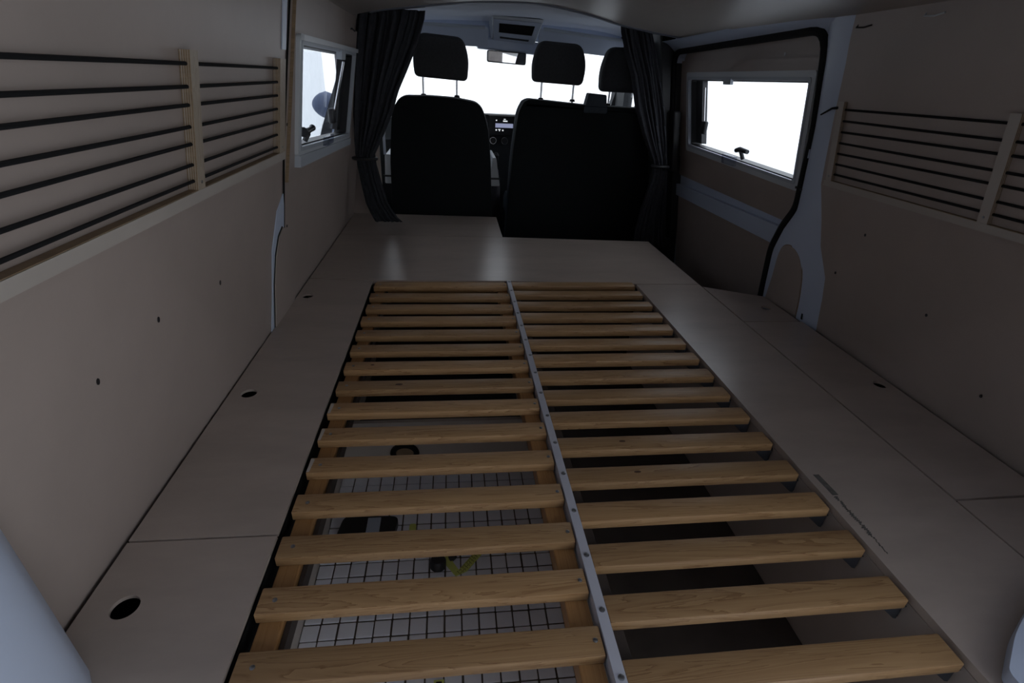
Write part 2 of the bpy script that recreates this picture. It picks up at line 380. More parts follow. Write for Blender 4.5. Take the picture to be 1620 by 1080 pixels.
# left
win1, *_ = camper_window('window_1', LW, WL, WC, None, False)
B().prism([(2.255, .45), (2.318, .445), (2.365, .712), (2.290, .712)], LW, -.030, -.012).build('stay_channel', DPLAS, win1)
st = B(); st.tube([LW(2.28, .69, -.004), LW(2.215, .52, -.016)], .0045, 8); st.build('stay_arm', CHROME, win1, smooth=True)
st = B(); st.box(-.470, -.448, 2.185, 2.235, .475, .53, .008); st.build('stay_knob', DPLAS, win1, smooth=True)
h = B(); h.tube([LW(1.68, .470, .004), LW(1.68, .490, .014), LW(1.665, .497, .016)], [.008, .007, .006], 8)
h.tube([LW(1.615, .500, .016), LW(1.64, .498, .016), LW(1.705, .500, .016), LW(1.72, .503, .016)], [.014, .010, .007, .010], 10); h.build('latch_handle', DPLAS, win1, smooth=True)
B().prism(rpoly(rect(1.83, 1.93, .438, .466), .006), LW, .026, .040).build('blind_clip', CLEAR, win1)
B().prism(rpoly(rect(2.05, 2.12, .695, .722), .004), LW, .012, .032).build('blind_catch', GPLAS, win1)
B().prism([(1.535, .415), (2.345, .385), (2.345, .410), (1.535, .446)], LW, .013, .030).build('lower_cassette', GPLAS, win1)
B().prism([(1.54, .725), (2.39, .725), (2.39, .738), (1.54, .738)], LW, .024, .032).build('blind_cassette', WPLAS, win1)
# right
win2, *_ = camper_window('window_2', DR, WR, WRC, None, True)
q = k(2.335, .445); q2 = k(2.365, .69); q3 = k(2.275, .445); q4 = k(2.30, .69)
B().prism([q3, q, q2, q4], DR, -.030, -.006).build('stay_channel', DPLAS, win2)
a = k(2.27, .665); c_ = k(2.26, .53)
st = B(); st.tube([DR(a[0], a[1], -.003), DR(c_[0], c_[1], -.003)], .0045, 8); st.build('stay_arm', CHROME, win2, smooth=True)
a = k(2.255, .515)
st = B(); p = DR(*a, -.003); st.box(p[0]-.01, p[0]+.01, p[1]-.022, p[1]+.022, p[2]-.03, p[2]+.025, .008); st.build('stay_knob', DPLAS, win2, smooth=True)
a = k(1.905, .438); h = B()
h.tube([DR(a[0], a[1]-.005, .0), DR(a[0], a[1]+.025, .012)], [.008, .008], 8)
h.tube([DR(a[0]+.03, a[1]+.023, .014), DR(a[0], a[1]+.030, .016), DR(a[0]-.055, a[1]+.027, .014)], [.009, .010, .008], 10); h.build('latch_handle', DPLAS, win2, smooth=True)
a = k(1.96, .420); B().prism(rpoly(rect(a[0]-.055, a[0]+.05, a[1]-.016, a[1]+.020), .006), DR, .022, .034).build('blind_clip', CLEAR, win2)
a = k(2.02, .69); B().prism(rpoly(rect(a[0]-.03, a[0]+.03, a[1]-.012, a[1]+.014), .005), DR, .020, .032).build('blind_catch', GPLAS, win2)

# --- rear pillars at the tailgate opening
def rear_pillar(prof, lean):
    bb = B(); nz = 14
    def f(u, v):
        kx = u*(len(prof)-1); i = min(int(kx), len(prof)-2); fr = kx-i
        x = prof[i][0]*(1-fr)+prof[i+1][0]*fr; y = prof[i][1]*(1-fr)+prof[i+1][1]*fr
        z = -.33+1.25*v; return (x+lean*T9*z, y, z)
    bb.grid(f, (len(prof)-1)*2, nz); return bb
pl = [(-.56, .462), (-.508, .455), (-.475, .437), (-.445, .412), (-.425, .385), (-.415, .35), (-.41, .30), (-.41, .12), (-.60, .12)]
rear_pillar(pl, -.15).build('trim_1', BODY, smooth=True, kind='structure', label='white rear pillar at the lower left corner')
pr = [(1.20, .30), (1.13, .295), (1.08, .28), (1.05, .26), (1.03, .23), (1.02, .19), (1.02, .12), (1.22, .12)]
rear_pillar(pr, -1).build('trim_2', BODY, smooth=True, kind='structure', label='white rear pillar at the lower right corner')

B().prism(rpoly([(.70, .305), (.76, .350), (.84, .395), (.93, .425), (1.05, .43), (1.05, .14), (.70, .14)], [.01, .02, .03, .05, .02, .01, .01]), XY, .001, .022).build('sill_trim', BODY, bpy.data.objects['trim_2'])
# --- ceiling and roof skin
CP = [(-.46, .74), (-.395, .84), (-.313, .870), (-.177, .893), (0, .915), (.12, .928), (.348, .935), (.55, .912), (.70, .882), (.85, .862), (.96, .85), (1.045, .842)]
CP = smooth_path(CP)
def along(P, u):
    kx = u*(len(P)-1); i = min(int(kx), len(P)-2); f = kx-i; return [P[i][q]*(1-f)+P[i+1][q]*f for q in range(2)]
b = B(); up_ = [(x, z+.012) for x, z in CP]
b.prism(CP+up_[::-1], lambda u, v, t: (u, t, v), .12, 2.40)
ceil = b.build('ceiling', CEIL, smooth=False, kind='structure')
b = B()
b.prism([(x, z-.004) for x, z in CP[10:]]+[(x, z+.026) for x, z in CP[10:]][::-1], lambda u, v, t: (u, t, v), 2.40, 2.425); b.build('ceiling_edge_trim', mat('dark_grey_edge_trim', (.11, .12, .15), .6), ceil)
for (x, y) in ((.602, 1.64),):
    z = .903
    B().prism(circ(x, y, .012, 16), XY, z-.012, z-.002).build('ceiling_button', WPLAS, ceil)
b = B(); b.prism([(-.62, .95), (.0, 1.0), (.35, 1.01), (.7, 1.0), (1.25, .95), (1.25, .965), (.7, 1.015), (.35, 1.025), (0, 1.015), (-.62, .965)], lambda u, v, t: (u, t, v), .12, 3.42)
b.build('roof_skin', BODY, ceil)
# cab headliner
HP = smooth_path([(-.60, .80), (-.52, .88), (-.35, .925), (-.1, .95), (.35, .962), (.8, .95), (1.0, .925), (1.17, .88), (1.24, .80)])
b = B(); b.prism([(x, z) for x, z in HP]+[(x, z+.012) for x, z in HP][::-1], lambda u, v, t: (u, t, v-max(0, (t-2.9))*.03), 2.43, 3.40)
hl = b.build('cab_headliner', HEADL, ceil)
B().prism([(-.60, .81), (-.5, .845), (.35, .865), (1.1, .835), (1.24, .80), (1.24, 1.0), (.35, 1.0), (-.60, 1.0)], lambda u, v, t: (u, t, v), 3.40, 3.43).build('windscreen_header', BODY, ceil)
# B pillars and wall returns behind the curtains
bp = B(); bp.box(-.53, -.36, 2.742, 2.78, -.33, .92); bp.build('partition_return', PLY, wl)
bp = B(); bp.hexa([(1.185, 2.597, -.33), (1.25, 2.597, -.33), (1.25, 2.80, -.33), (1.185, 2.80, -.33), (.945, 2.597, .90), (1.1, 2.597, .90), (1.1, 2.80, .90), (.945, 2.80, .90)], .008); bp.build('b_pillar', DPLAS, wr)

# ================================================================= CAB SHELL
def cab_side(sx, name, nm):
    xo = -.63 if sx < 0 else 1.27
    e = empty(name, (xo, 3.4, -.32), kind='structure')
    X = lambda y, z, o=0: (xo-sx*(o+max(0, z-.35)*.42), y, z)
    ol = [(2.80, -.33), (4.25, -.33), (4.25, .38), (3.40, .93), (2.80, .97)]
    il = rpoly([(2.93, .36), (3.93, .34), (3.36, .80), (2.96, .84)], .04)
    b = B(); o, i = star(ol, il, (3.25, .55), 32); b.ring(o, i, X, -.03, .03); b.build('door_card', DASH, e)
    b = B(); b.prism(il, X, -.004, .0); b.build('pane', GLASS, e)
    b = B(); b.prism(rpoly(rect(2.95, 3.6, .05, .14), .03), X, .03, .08); b.build('armrest', DPLAS, e)
    return e
cab_side(-1, 'door_2', 'left'); cab_side(1, 'door_3', 'right')
for sx, x0, x1 in ((-1, -.47, -.60), (1, 1.09, 1.22)):
    b = B(); b.tube([(x0, 3.40, .88), ((x0+x1)/2, 3.78, .64), (x1, 4.20, .38)], [.035, .04, .045], 8); b.build('trim_3' if sx < 0 else 'trim_4', DASH, smooth=True, kind='structure', label='dark windscreen pillar on the %s' % ('left' if sx < 0 else 'right'))
ws = empty('window_3', (.32, 4.2, .36), kind='structure')
def wsf(u, v):
    bow = .10*(1-(2*u-1)**2); return (-.62+1.86*u if v > .99 else (-.62+.13*(1-v))+(1.86-.26*(1-v))*u, 3.41+.85*v+bow, .86-.50*v)
B().grid(wsf, 16, 8).build('pane', GLASS, ws, smooth=True)
# bulkhead under the windscreen closes the nose
B().box(-.64, 1.28, 4.22, 4.30, -.34, .40).build('trim_5', DASH, kind='structure', label='dark bulkhead under the windscreen')

# ================================================================= FURNITURE : storage boxes with lids
def lid(name, poly, label, hole=None, par=None, z0=-.015, z1=0, hr=.017, cat='lid'):
    z0 = -.006 if hole else z0
    b = B()
    if hole: holed(b, poly, circ(hole[0], hole[1], hr+.0015, 28), hole, XY, z0, z1)
    else: b.prism(poly, XY, z0, z1)
    if par is not None:
        o = b.build('lid', DECK, par); o['label'] = label; return o
    return tag(b.build(name, DECK), label, cat)
def bench(label, loc, pans, group='side storage benches'):
    e = empty('storage_bench', loc, label, 'storage bench', group)
    for p in pans: B().box(*p[:6]).build('side_panel', p[6], e)
    return e
lb_ = bench('plywood storage bench along the left wall with three lids', (-.40, 1.0, -.32), [(-.307, -.2958, .20, 1.742, -.32, -.062, PLYW), (-.2955, -.2835, .20, 1.742, -.062, -.0155, LIMB), (-.512, -.308, 1.29, 1.312, -.32, -.0155, LIMB), (-.512, -.308, .604, .615, -.32, -.0155, LIMB), (-.512, -.308, .16, .20, -.32, -.016, DARKB), (-.512, -.308, .20, 1.74, -.32, -.31, LIMB), (-.522, -.512, .20, 1.74, -.32, -.012, LIMB)])  # LIMB panels are painted black so the lid gaps look shaded
rb_ = bench('plywood storage bench along the right wall with three narrow lids', (1.03, .9, -.32), [(.684, .698, .12, 1.70, -.32, -.016, PLY), (.929, .942, .12, 1.70, -.32, -.016, LIMB), (.943, 1.12, .602, .616, -.32, -.016, LIMB), (.943, 1.12, 1.382, 1.397, -.32, -.016, LIMB), (.70, 1.15, .10, .118, -.32, -.016, DARKB), (.943, 1.12, .12, 1.55, -.32, -.31, LIMB), (1.138, 1.148, .12, 1.55, -.32, -.010, LIMB)])  # black LIMB panels paint the shade inside seams and finger holes
lid('storage_lid', [(-.503, .20), (-.282, .20), (-.282, .6065), (-.504, .6075)], 'nearest lid with the finger hole close to the wall', (-.449, .496), lb_, hr=.0165)
lid('storage_lid', [(-.504, .6115), (-.282, .6105), (-.282, 1.30), (-.507, 1.30)], 'long middle lid', (-.464, 1.024), lb_, hr=.0155)
lid('storage_lid', [(-.507, 1.3006), (-.282, 1.3006), (-.284, 1.745), (-.506, 1.762)], 'far lid beside the pillar foot', (-.473, 1.602), lb_, hr=.0155)
lid('storage_lid', [(.937, .611), (1.136, .613), (1.136, 1.387), (.937, 1.387)], 'long middle lid with a finger hole', (1.104, 1.005), rb_, hr=.0145)
lid('storage_lid', [(.936, .12), (1.136, .12), (1.136, .607), (.936, .606)], 'nearest lid without a finger hole', None, rb_)
lid('storage_lid', [(.937, 1.392), (1.128, 1.392), (1.128, 1.60), (.937, 1.695)], 'small lid with a slanted front edge', (1.075, 1.498), rb_, hr=.0145)
dp = lid('deck_panel', [(.684, .10), (.932, .10), (.932, 1.7165), (.684, 1.7165)], 'long narrow plywood board between the right slats and the wall lids', cat='board')
lid('deck_panel', [(-.506, 1.768), (-.284, 1.751), (.201, 1.748), (.692, 1.722), (.932, 1.720), (.932, 2.283), (.24, 2.322), (.235, 2.322), (-.506, 2.335)], 'wide plywood board across the van in front of the seats', cat='board')
lid('deck_panel', [(-.506, 2.338), (.235, 2.325), (.235, 2.705), (-.506, 2.735)], 'plywood extension board reaching behind the driver seat', cat='board')
# wear mark on the long board
b = B(); b.prism([(.700, .69), (.712, .69), (.714, .635), (.702, .635)], XY, .0002, .0006)
random.seed(8)
b.build('wear_mark', STAIN, dp)
b = B()
for i in range(34):
    y = .63-.125*i/33; x = .706+random.uniform(-.0015, .0015)
    ln = random.uniform(.004, .011)*(1 if i < 24 else .35)
    b.prism([(x-ln*.5, y-.0012), (x-ln*.1, y+.002), (x+ln*.5, y+.001), (x+ln*.2, y-.002)], XY, .0002, .0005+.00001*i)
b.build('scratches', STAIN, dp, kind='stuff')

def carcass(label, pans):
    e = empty('support_box', (sum(pans[0][:2])/2, sum(pans[0][2:4])/2, -.32), label, 'box')
    for p in pans: B().box(*p[:6]).build('side_panel', p[6] if len(p) > 6 else PLY, e)
    return e
carcass('plywood support box under the cross board behind the seats', [(-.284, .932, 1.749, 1.76, -.32, -.016, DARKB), (.918, .932, 1.76, 2.27, -.32, -.016, PLY), (-.51, .93, 2.262, 2.276, -.32, -.016, PLY), (.22, .234, 2.28, 2.70, -.32, -.016, PLY), (-.51, .234, 2.69, 2.703, -.32, -.016, PLY)])

# --- inner tray below the left slats: tiled floor
tr = empty('tiled_tray', (-.04, .65, -.318), 'white mosaic-tiled tray floor seen between the left slats', 'tray')
B().box(-.295, .2165, .18, 1.06, -.318, -.302).build('grout_bed', GROUT, tr)
B().box(.2165, .228, .18, 1.735, -.318, -.022).build('divider_panel', PLYW, tr)
ep = B(); ep.box(-.295, .2165, 1.06, 1.072, -.318, -.12); ep = ep.build('end_panel', PLYW, tr)
ri = B(); ri.closed_tube([(-.128+.030*math.cos(t), 1.056, -.216+.026*math.sin(t)) for t in [2*math.pi*i/28 for i in range(28)]], .0075, 8); ri.build('cable_ring', RUB, ep, smooth=True)
B().prism(circ(-.128, -.216, .024, 24), lambda u, v, t: (u, t, v), 1.057, 1.0605).build('cable_ring_plug', PLYD, ep)
P_ = .0342; proto = B().box(0, .0310, 0, .0310, -.302, -.2985, .0012).build('tile', TILE, tr)
xs = [-.2945+P_*i for i in range(15)]; ys = [.245+P_*j for j in range(24)]
cnt = 0; first = True; base = Vector(proto['_org']); far = B()
for j, y in enumerate(ys):
    for i, x in enumerate(xs):
        off = Vector((x+random.uniform(-.0006, .0006), y+random.uniform(-.0006, .0006), random.uniform(-.0003, .0003)))
        if first: proto['_org'] = list(base+off); proto.location = base+off-Vector(tr['_org']); first = False; cnt = 1; continue
        if cnt < 300: copy_part(proto, tr, base+off); cnt += 1
        else: far.box(x, x+.031, y, y+.031, -.302, -.2985)
far.build('tile', TILE, tr, kind='stuff', label='farther tiles of the tray floor')
B().box(.228, .683, .18, 1.74, -.318, -.306).build('dark_base_board', DARKB, fl)

# things lying on the tiles
t = empty('drain_hatch', (-.205, .885, -.298), 'black flat fitting with a grey band lying on the tiles under the left slats', 'fitting')
b = B(); b.prism(rpoly([(-.272, .845), (-.142, .845), (-.132, .905), (-.262, .915)], .02), XY, -.298, -.282); b.build('black_body', DPLAS, t)
B().box(-.205, -.175, .850, .902, -.2825, -.280).build('grey_band', VISOR, t)
t = empty('round_cap', (-.038, .775, -.298), 'round black screw cap on the tiles beside a yellow strap', 'cap')
b = B(); b.tube([(-.038, .772, -.298), (-.038, .772, -.284), (-.038, .772, -.276), (-.038, .772, -.2735)], [.018, .018, .014, .004], 20); b.build('cap_body', DPLAS, t, smooth=True)
b = B(); b.tube([(-.010, .787, -.296), (.0, .787, -.288)], [.009, .006], 12); b.build('cap_stem', DPLAS, t, smooth=True)
t = empty('yellow_strap', (.01, .76, -.298), 'yellow-green webbing strap with black handwriting beside the round cap', 'strap')
b = B(); pts = [(-.020, .800), (-.012, .772), (.004, .748), (.020, .758), (.048, .792), (.075, .822)]
def ribbon(bb, pts, w, z):
    top = []; bot = []
    for i, p in enumerate(pts):
        a = Vector(pts[max(i-1, 0)]); c = Vector(pts[min(i+1, len(pts)-1)]); d = (c-a).normalized(); n = Vector((-d.y, d.x))*w/2
        top.append(tuple(Vector(p)+n)); bot.append(tuple(Vector(p)-n))
    for i in range(len(pts)-1):
        zz = z+.004*math.sin(i*1.3)
        bb.hexa([(*bot[i], z-.001), (*bot[i+1], z-.001), (*top[i+1], z-.001), (*top[i], z-.001), (*bot[i], z+.002), (*bot[i+1], z+.002), (*top[i+1], z+.002), (*top[i], z+.002)])
ribbon(b, pts, .016, -.2965); sp = b.build('webbing', YEL, t)
b = B(); random.seed(5)
for ln_, o_ in ((0, .0035), (1, -.0035)):
    for i in range(14):
        f = i/13; x = .008+.060*f+o_*.7; y = .746+.070*f-o_*.7; s_ = .0022
        b.tube([(x-s_, y-s_*random.uniform(-.5, 1), -.294), (x+random.uniform(-s_, s_), y+s_*1.5, -.294), (x+s_, y-s_, -.294)], .0005, 4)
b.build('handwriting', INK, sp, kind='stuff')
tag(B().prism(rpoly(rect(-.108, -.092, .868, .892), .006), XY, -.298, -.2955).build('yellow_scrap', YEL), 'small yellow scrap on the tiles near the black flat fitting', 'scrap')
e = empty('yellow_tag', (-.03, .52, -.298), 'yellow tag with a black mark on the nearest visible tiles', 'tag')
B().box(-.040, -.022, .510, .53, -.298, -.2965).build('tag_body', YEL, e); B().box(-.036, -.026, .515, .527, -.2965, -.296).build('printed_mark', INK, e)

# --- slatted bed: left frame
def screw_mesh(b, x, y, z, r=.0042):
    b.tube([(x, y, z), (x, y, z+.0012), (x, y, z+.0020)], [r, r, r*.55], 12); return b
def slat(par, x0, x1, y0, y1, zt, th, screws):
    n = 5; b = B(); b.box(x0, x1, y0, y1, zt-th, zt, .0024)
    s = b.build('slat', PINE, par, smooth=True)
    for x in screws: screw_mesh(B(), x, (y0+y1)/2, zt-.0004, .0034).build('screw', STEEL, s, smooth=True)
    return s
lf = empty('slatted_bed_frame', (-.04, 1.0, -.07), 'left half of the pine slatted bed base, above the tiled tray', 'bed base', 'halves of the slatted bed base')
B().box(-.270, -.238, .15, 1.742, -.052, -.0185, .002).build('side_rail', PINEY, lf)
B().box(.160, .1945, .15, 1.742, -.052, -.0185, .002).build('side_rail', PINEY, lf)
B().box(-.237, -.230, .15, 1.74, -.056, -.03).build('guide_strip', DARKB, lf)
for (x0, x1) in ((-.2375, -.2365),): pass
ws_ = [random.Random(i).uniform(-.0012, .0012) for i in range(40)]
TOPL = [1.728, 1.630, 1.534, 1.442, 1.348, 1.256, 1.163, 1.070, .978, .886, .793, .697, .605, .513, .421, .329, .237]
TOPR = [1.740, 1.652, 1.556, 1.464, 1.373, 1.280, 1.190, 1.101, 1.012, .922, .829, .736, .646, .556, .465, .372, .279, .187]
for i, y in enumerate(TOPL):
    s = slat(lf, -.274+ws_[i], .1955, y-.0425, y, 0, .0185, (-.252, .186))
    if i in (8, 9, 10):
        B().prism([(-.273, y-.040), (-.268, y-.040), (-.2655, y-.006), (-.268, y-.003), (-.272, y-.003)], XY, .0001, .0006).build('paint_smear', PLYW, s)
    if i == 7:
        B().prism(circ(-.130, y-.020, .009, 12, .004), XY, .0001, .0004).build('knot', KNOT, s)
    if i == 6:
        B().prism(circ(-.205, y-.018, .005, 12, .0025), XY, .0001, .0004).build('knot', KNOT, s)
# white strip with sixteen screws, right half of the bed
rf = empty('slatted_bed_frame', (.44, 1.0, -.07), 'right half of the pine slatted bed base, above the dark board', 'bed base', 'halves of the slatted bed base')
stp = B().box(.1975, .213, .15, 1.747, -.028, .0022, .0008).build('centre_strip', ALU, rf, label='white screwed centre strip')
for x, y in [(.2058, 1.735), (.2058, 1.650), (.2055, 1.549), (.206, 1.458), (.206, 1.366), (.2065, 1.273), (.207, 1.183), (.207, 1.091), (.207, .998), (.207, .906), (.207, .812), (.206, .720), (.206, .627), (.206, .534), (.206, .441), (.206, .349), (.206, .256)]:
    screw_mesh(B(), x, y, .0021, .0043).build('screw', STEEL, stp, smooth=True)
for i, y in enumerate(TOPR):
    s = slat(rf, .2135, .674+ws_[i+17], y-.0435, y, .0004, .019, ())
    for kx_, ki in ((.350, 10), (.352, 11)):
        if ki == i: B().prism(circ(kx_, y-.018, .007, 12, .003), XY, .0005, .0008).build('knot', KNOT, s)
    b = B(); yc = y-.026
    b.box(.636, .680, yc-.014, yc+.014, -.0207, -.0190)
    b.prism([(.640, -.0205), (.680, -.0205), (.680, -.054), (.674, -.052)], lambda u, v, t: (u, t, v), yc-.010, yc-.008)
    b.prism([(.6785, -.0195), (.6835, -.0195), (.6835, -.052), (.6785, -.052)], lambda u, v, t: (u, t, v), yc-.008, yc+.008)
    b.build('corner_bracket', BRKT, rf)
B().box(.2135, .235, .15, 1.742, -.045, -.019, .001).build('side_rail', DARKB, rf)
B().box(-.27, .19, 1.729, 1.744, -.045, -.003, .001).build('end_rail', PINE, lf)

# ================================================================= WALL RACKS
def rack(fn, posts, z0, z1, rods, y0, y1, lz0, lz1, label, pm=None):
    e = empty('wall_rack', fn((y0+y1)/2, lz0, 0), label, 'rack', 'cord racks on the side walls')
    for (a, c) in posts:
        b = B(); b.prism([(a, lz1), (c, lz1), (c+.003, z1), (a+.003, z1)], fn, .010, .0205); b.build('post', pm or PINEZ, e)
        b = B()
        for q in range(5):
            b.prism([(a-.0006, lz1), (a+.004, lz1), (a+.007, z1), (a+.0024, z1)], fn, .0045+q*.0034, .0062+q*.0034)
        b.build('ply_edge', PLYD, e)
        b = B(); b.prism([(a, lz1), (c, lz1), (c+.003, z1), (a+.003, z1)], fn, .0042, .0100); b.build('post', PLYW, e)
        screw_ = B(); screw_.prism(circ((a+c)/2, lz1+.012, .0025, 10), fn, .0205, .0215); screw_.build('screw', STEEL, e)
    b = B(); b.prism([(y0, lz0), (y1, lz0), (y1, lz1), (y0, lz1)], fn, .004, .021)
    lg = b.build('ledge', PLYW, e)
    b = B(); b.prism([(y0, lz1), (y1, lz1), (y1, lz1+.0012), (y0, lz1+.0012)], fn, .0045, .0195); b.build('ledge_top', PLYD, e)
    for j, (za, zb) in enumerate(rods):
        b = B(); n = 10
        pts = []
        for i in range(n+1):
            f = i/n; sag = .0015*math.sin(math.pi*f)*(-1 if j % 2 else 1); pts.append(fn(y0+.02+(y1-y0-.03)*f, zb+(za-zb)*f+sag, .0135))
        b.tube(pts, .0028, 8); b.build('cord', CORD, e, smooth=True)
    return e
rl = [(.660-.0287*i, .660-.0287*i) for i in range(7)]
rack(LW, [(.915, .942), (1.372, 1.415), (.22, .25)], .474, .680, rl, .20, 1.416, .455, .474, 'plywood rack with seven black cords along the left wall')
rr = [(.629-.0275*i, .631-.0275*i) for i in range(7)]
rk = rack(RW, [(.903, .925), (1.378, 1.400), (.22, .25)], .447, .648, rr, .20, 1.405, .430, .446, 'plywood rack with seven black cords along the right wall', PLYW)
b = B(); b.tube([RW(1.40, .633, .018), RW(1.425, .630, .020), RW(1.465, .612, .022)], [.004, .003, .0022], 8); b.build('cord_end', CORD, rk, smooth=True)
# small hooks near the ceiling on the right wall
for n_, (y, z, lb) in enumerate(((1.19, .835, 'small bent hook on top of the right wall near the ceiling, nearer one'), (1.395, .828, 'small dark hook on top of the right wall beside the white pillar'))):
    b = B(); b.tube([RW(y, z, .004), RW(y, z-.012, .014), RW(y-.03, z-.014, .016), RW(y-.05, z-.010, .012)], .0018, 8)
    tag(b.build('wall_hook', WPLAS if n_ == 0 else DPLAS, smooth=True), lb, 'hook')
b = B(); b.tube([LW(2.30, .80, .004), LW(2.30, .803, .018), LW(2.34, .798, .022)], .003, 8); tag(b.build('wall_hook', DPLAS, smooth=True), 'small dark hook above the left window', 'hook')

# ================================================================= CURTAINS
def curtain(name, prof, y, label, tie, amp=.018, folds=7):
    """prof: list of (z, xleft, xright) from top to bottom"""
    e = empty(name, (prof[-1][1], y, prof[-1][0]), label, 'curtain', 'cab curtains')
    nz = 48; nu = 84
    def f(u, v, side):
        kx = v*(len(prof)-1); i = min(int(kx), len(prof)-2); fr = kx-i; fr = fr*fr*(3-2*fr)*.4+fr*.6
        z, a, c = [prof[i][q]*(1-fr)+prof[i+1][q]*fr for q in range(3)]
        wd = c-a; uu = u+.012*math.sin(u*17+v*5)
        ph = 2*math.pi*folds*uu+.9*math.sin(v*6+u*5)
        yy = y+amp*math.sin(ph)*(.7+.3*math.sin(u*23))+.005*math.sin(ph*2.3+v*7)
        xx = a+wd*u+.004*math.cos(ph)
        return (xx, yy+side, z)
    b = B(); b.grid(lambda u, v: f(u, v, 0), nu, nz)
    o = b.build('cloth', CURT, e, smooth=True)
    md = o.modifiers.new('thickness', 'SOLIDIFY'); md.thickness = .002
    tz, ta, tc_ = tie
    b = B(); n = 20; cx = (ta+tc_)/2; rx = (tc_-ta)/2+.006
    b.closed_tube([(cx+rx*math.cos(2*math.pi*q/n), y+.024*math.sin(2*math.pi*q/n), tz) for q in range(n)], .008, 8); b.build('tie_band', DPLAS, e, smooth=True)
    return e
cl = [(.89, -.372, -.100), (.861, -.376, -.105), (.783, -.389, -.136), (.69, -.402, -.18), (.595, -.412, -.225), (.495, -.425, -.263), (.392, -.432, -.314), (.331, -.432, -.347), (.285, -.426, -.345), (.201, -.414, -.328), (.115, -.400, -.305), (.05, -.375, -.265), (.028, -.365, -.24)]
curtain('curtain', cl, 2.47, 'dark blue-grey curtain gathered at the left of the cab', (.312, -.434, -.344))
cr = [(.895, .722, .850), (.86, .730, .862), (.792, .755, .889), (.697, .802, .924), (.571, .840, .972), (.451, .897, 1.004), (.34, .963, 1.029), (.297, .974, 1.038), (.207, .958, 1.052), (.082, .934, 1.066), (-.009, .925, 1.083), (-.082, .930, 1.10)]
curtain('curtain', cr, 2.47, 'dark blue-grey curtain gathered at the right beside the sliding door', (.318, .969, 1.036), folds=6)
b = B(); b.tube([(-.36, 2.455, .868), (-.25, 2.455, .885), (-.10, 2.455, .905)], .004, 8); tag(b.build('curtain_rail', DPLAS, smooth=True), 'short dark rail on the ceiling edge above the left curtain', 'rail')
b = B(); b.tube([(.72, 2.455, .890), (.85, 2.455, .880), (.97, 2.455, .866)], .004, 8); tag(b.build('curtain_rail', DPLAS, smooth=True), 'short dark rail on the ceiling edge above the right curtain', 'rail')

# ================================================================= SEATS
def yz(u, v, t): return (u, t, v)
def headrest(par, x0, x1, z0, z1, y=2.85, slope=0.0, posts=(), pz=.55):
    h = empty('headrest', ((x0+x1)/2, y, z0)); h.parent = par; h.location = Vector(((x0+x1)/2, y, z0))-Vector(par['_org'])
    prof = rpoly([(x0+.004, z0), (x1-.004, z0-slope), (x1+.004, (z0+z1)/2), (x1-.028, z1-slope), (x0+.030, z1), (x0-.004, (z0+z1)/2)], [.025, .025, .05, .035, .035, .05], 5)
    c = ((x0+x1)/2, (z0+z1)/2); b = B(); lay = []
    for (t, s_) in ((-.008, .84), (0, .93), (.012, .985), (.03, 1.0), (.07, 1.0), (.09, .98), (.10, .92), (.106, .8)):
        lay.append([b.bm.verts.new((c[0]+(p[0]-c[0])*s_, y+t+.02*((p[1]-c[1])/.1)**2*(1 if t < .04 else 0), c[1]+(p[1]-c[1])*s_)) for p in prof])
    for i in range(len(lay)-1):
        for k_ in range(len(prof)):
            j = (k_+1) % len(prof); b.bm.faces.new([lay[i][k_], lay[i][j], lay[i+1][j], lay[i+1][k_]])
    b.bm.faces.new(lay[0][::-1]); b.bm.faces.new(lay[-1])
    b.build('cushion', SEATF, h, smooth=True)
    for px in posts:
        q = B(); q.tube([(px, y+.045, pz-.06), (px, y+.045, z0+.02)], .0058, 10); q.build('post', CHROME, h, smooth=True)
        q = B(); q.tube([(px, y+.045, pz-.004), (px, y+.045, pz+.008)], [.016, .012], 12); q.build('post_sleeve', DPLAS, h, smooth=True)
    return h
def backrest(par, prof, y, th, shell_scale=.975):
    c = (sum(p[0] for p in prof)/len(prof), sum(p[1] for p in prof)/len(prof))
    def layers(seq, m, nm):
        b = B(); lay = []
        for (t, s_, dz) in seq:
            lay.append([b.bm.verts.new((c[0]+(p[0]-c[0])*s_, y+t-(p[1]+.1)*-.0, c[1]+(p[1]-c[1])*s_+dz)) for p in prof])
        for i in range(len(lay)-1):
            for k_ in range(len(prof)):
                j = (k_+1) % len(prof); b.bm.faces.new([lay[i][k_], lay[i][j], lay[i+1][j], lay[i+1][k_]])
        b.bm.faces.new(lay[0][::-1]); b.bm.faces.new(lay[-1]); return b.build(nm, m, par, smooth=True)
    layers([(0, .94, 0), (.004, .985, 0), (.018, .992, 0), (.03, .99, 0)], BACKS, 'back_shell')
    layers([(.028, .985, 0), (.045, 1.0, 0), (.09, 1.0, 0), (.125, .97, 0), (.14, .90, 0)], SEATS, 'backrest')
ds = empty('driver_seat', (-.05, 3.0, -.32), 'dark single driver seat with black back behind the radio', 'seat')
dpf = rpoly([(-.325, -.10), (.228, -.10), (.208, .28), (.192, .44), (.150, .548), (.02, .566), (-.10, .570), (-.245, .566), (-.296, .50), (-.318, .27)], [.03, .03, .05, .05, .045, .03, .03, .035, .05, .05], 5)
backrest(ds, dpf, 2.80, .14)
headrest(ds, -.183, .088, .650, .842, 2.85, .012, (-.138, .031), .566)
b = B(); b.box(-.31, .21, 2.945, 3.26, -.10, .05, .04); b.build('seat_cushion', SEATS, ds, smooth=True)
B().box(-.25, .15, 2.945, 3.24, -.32, -.08, .02).build('seat_base', DPLAS, ds)
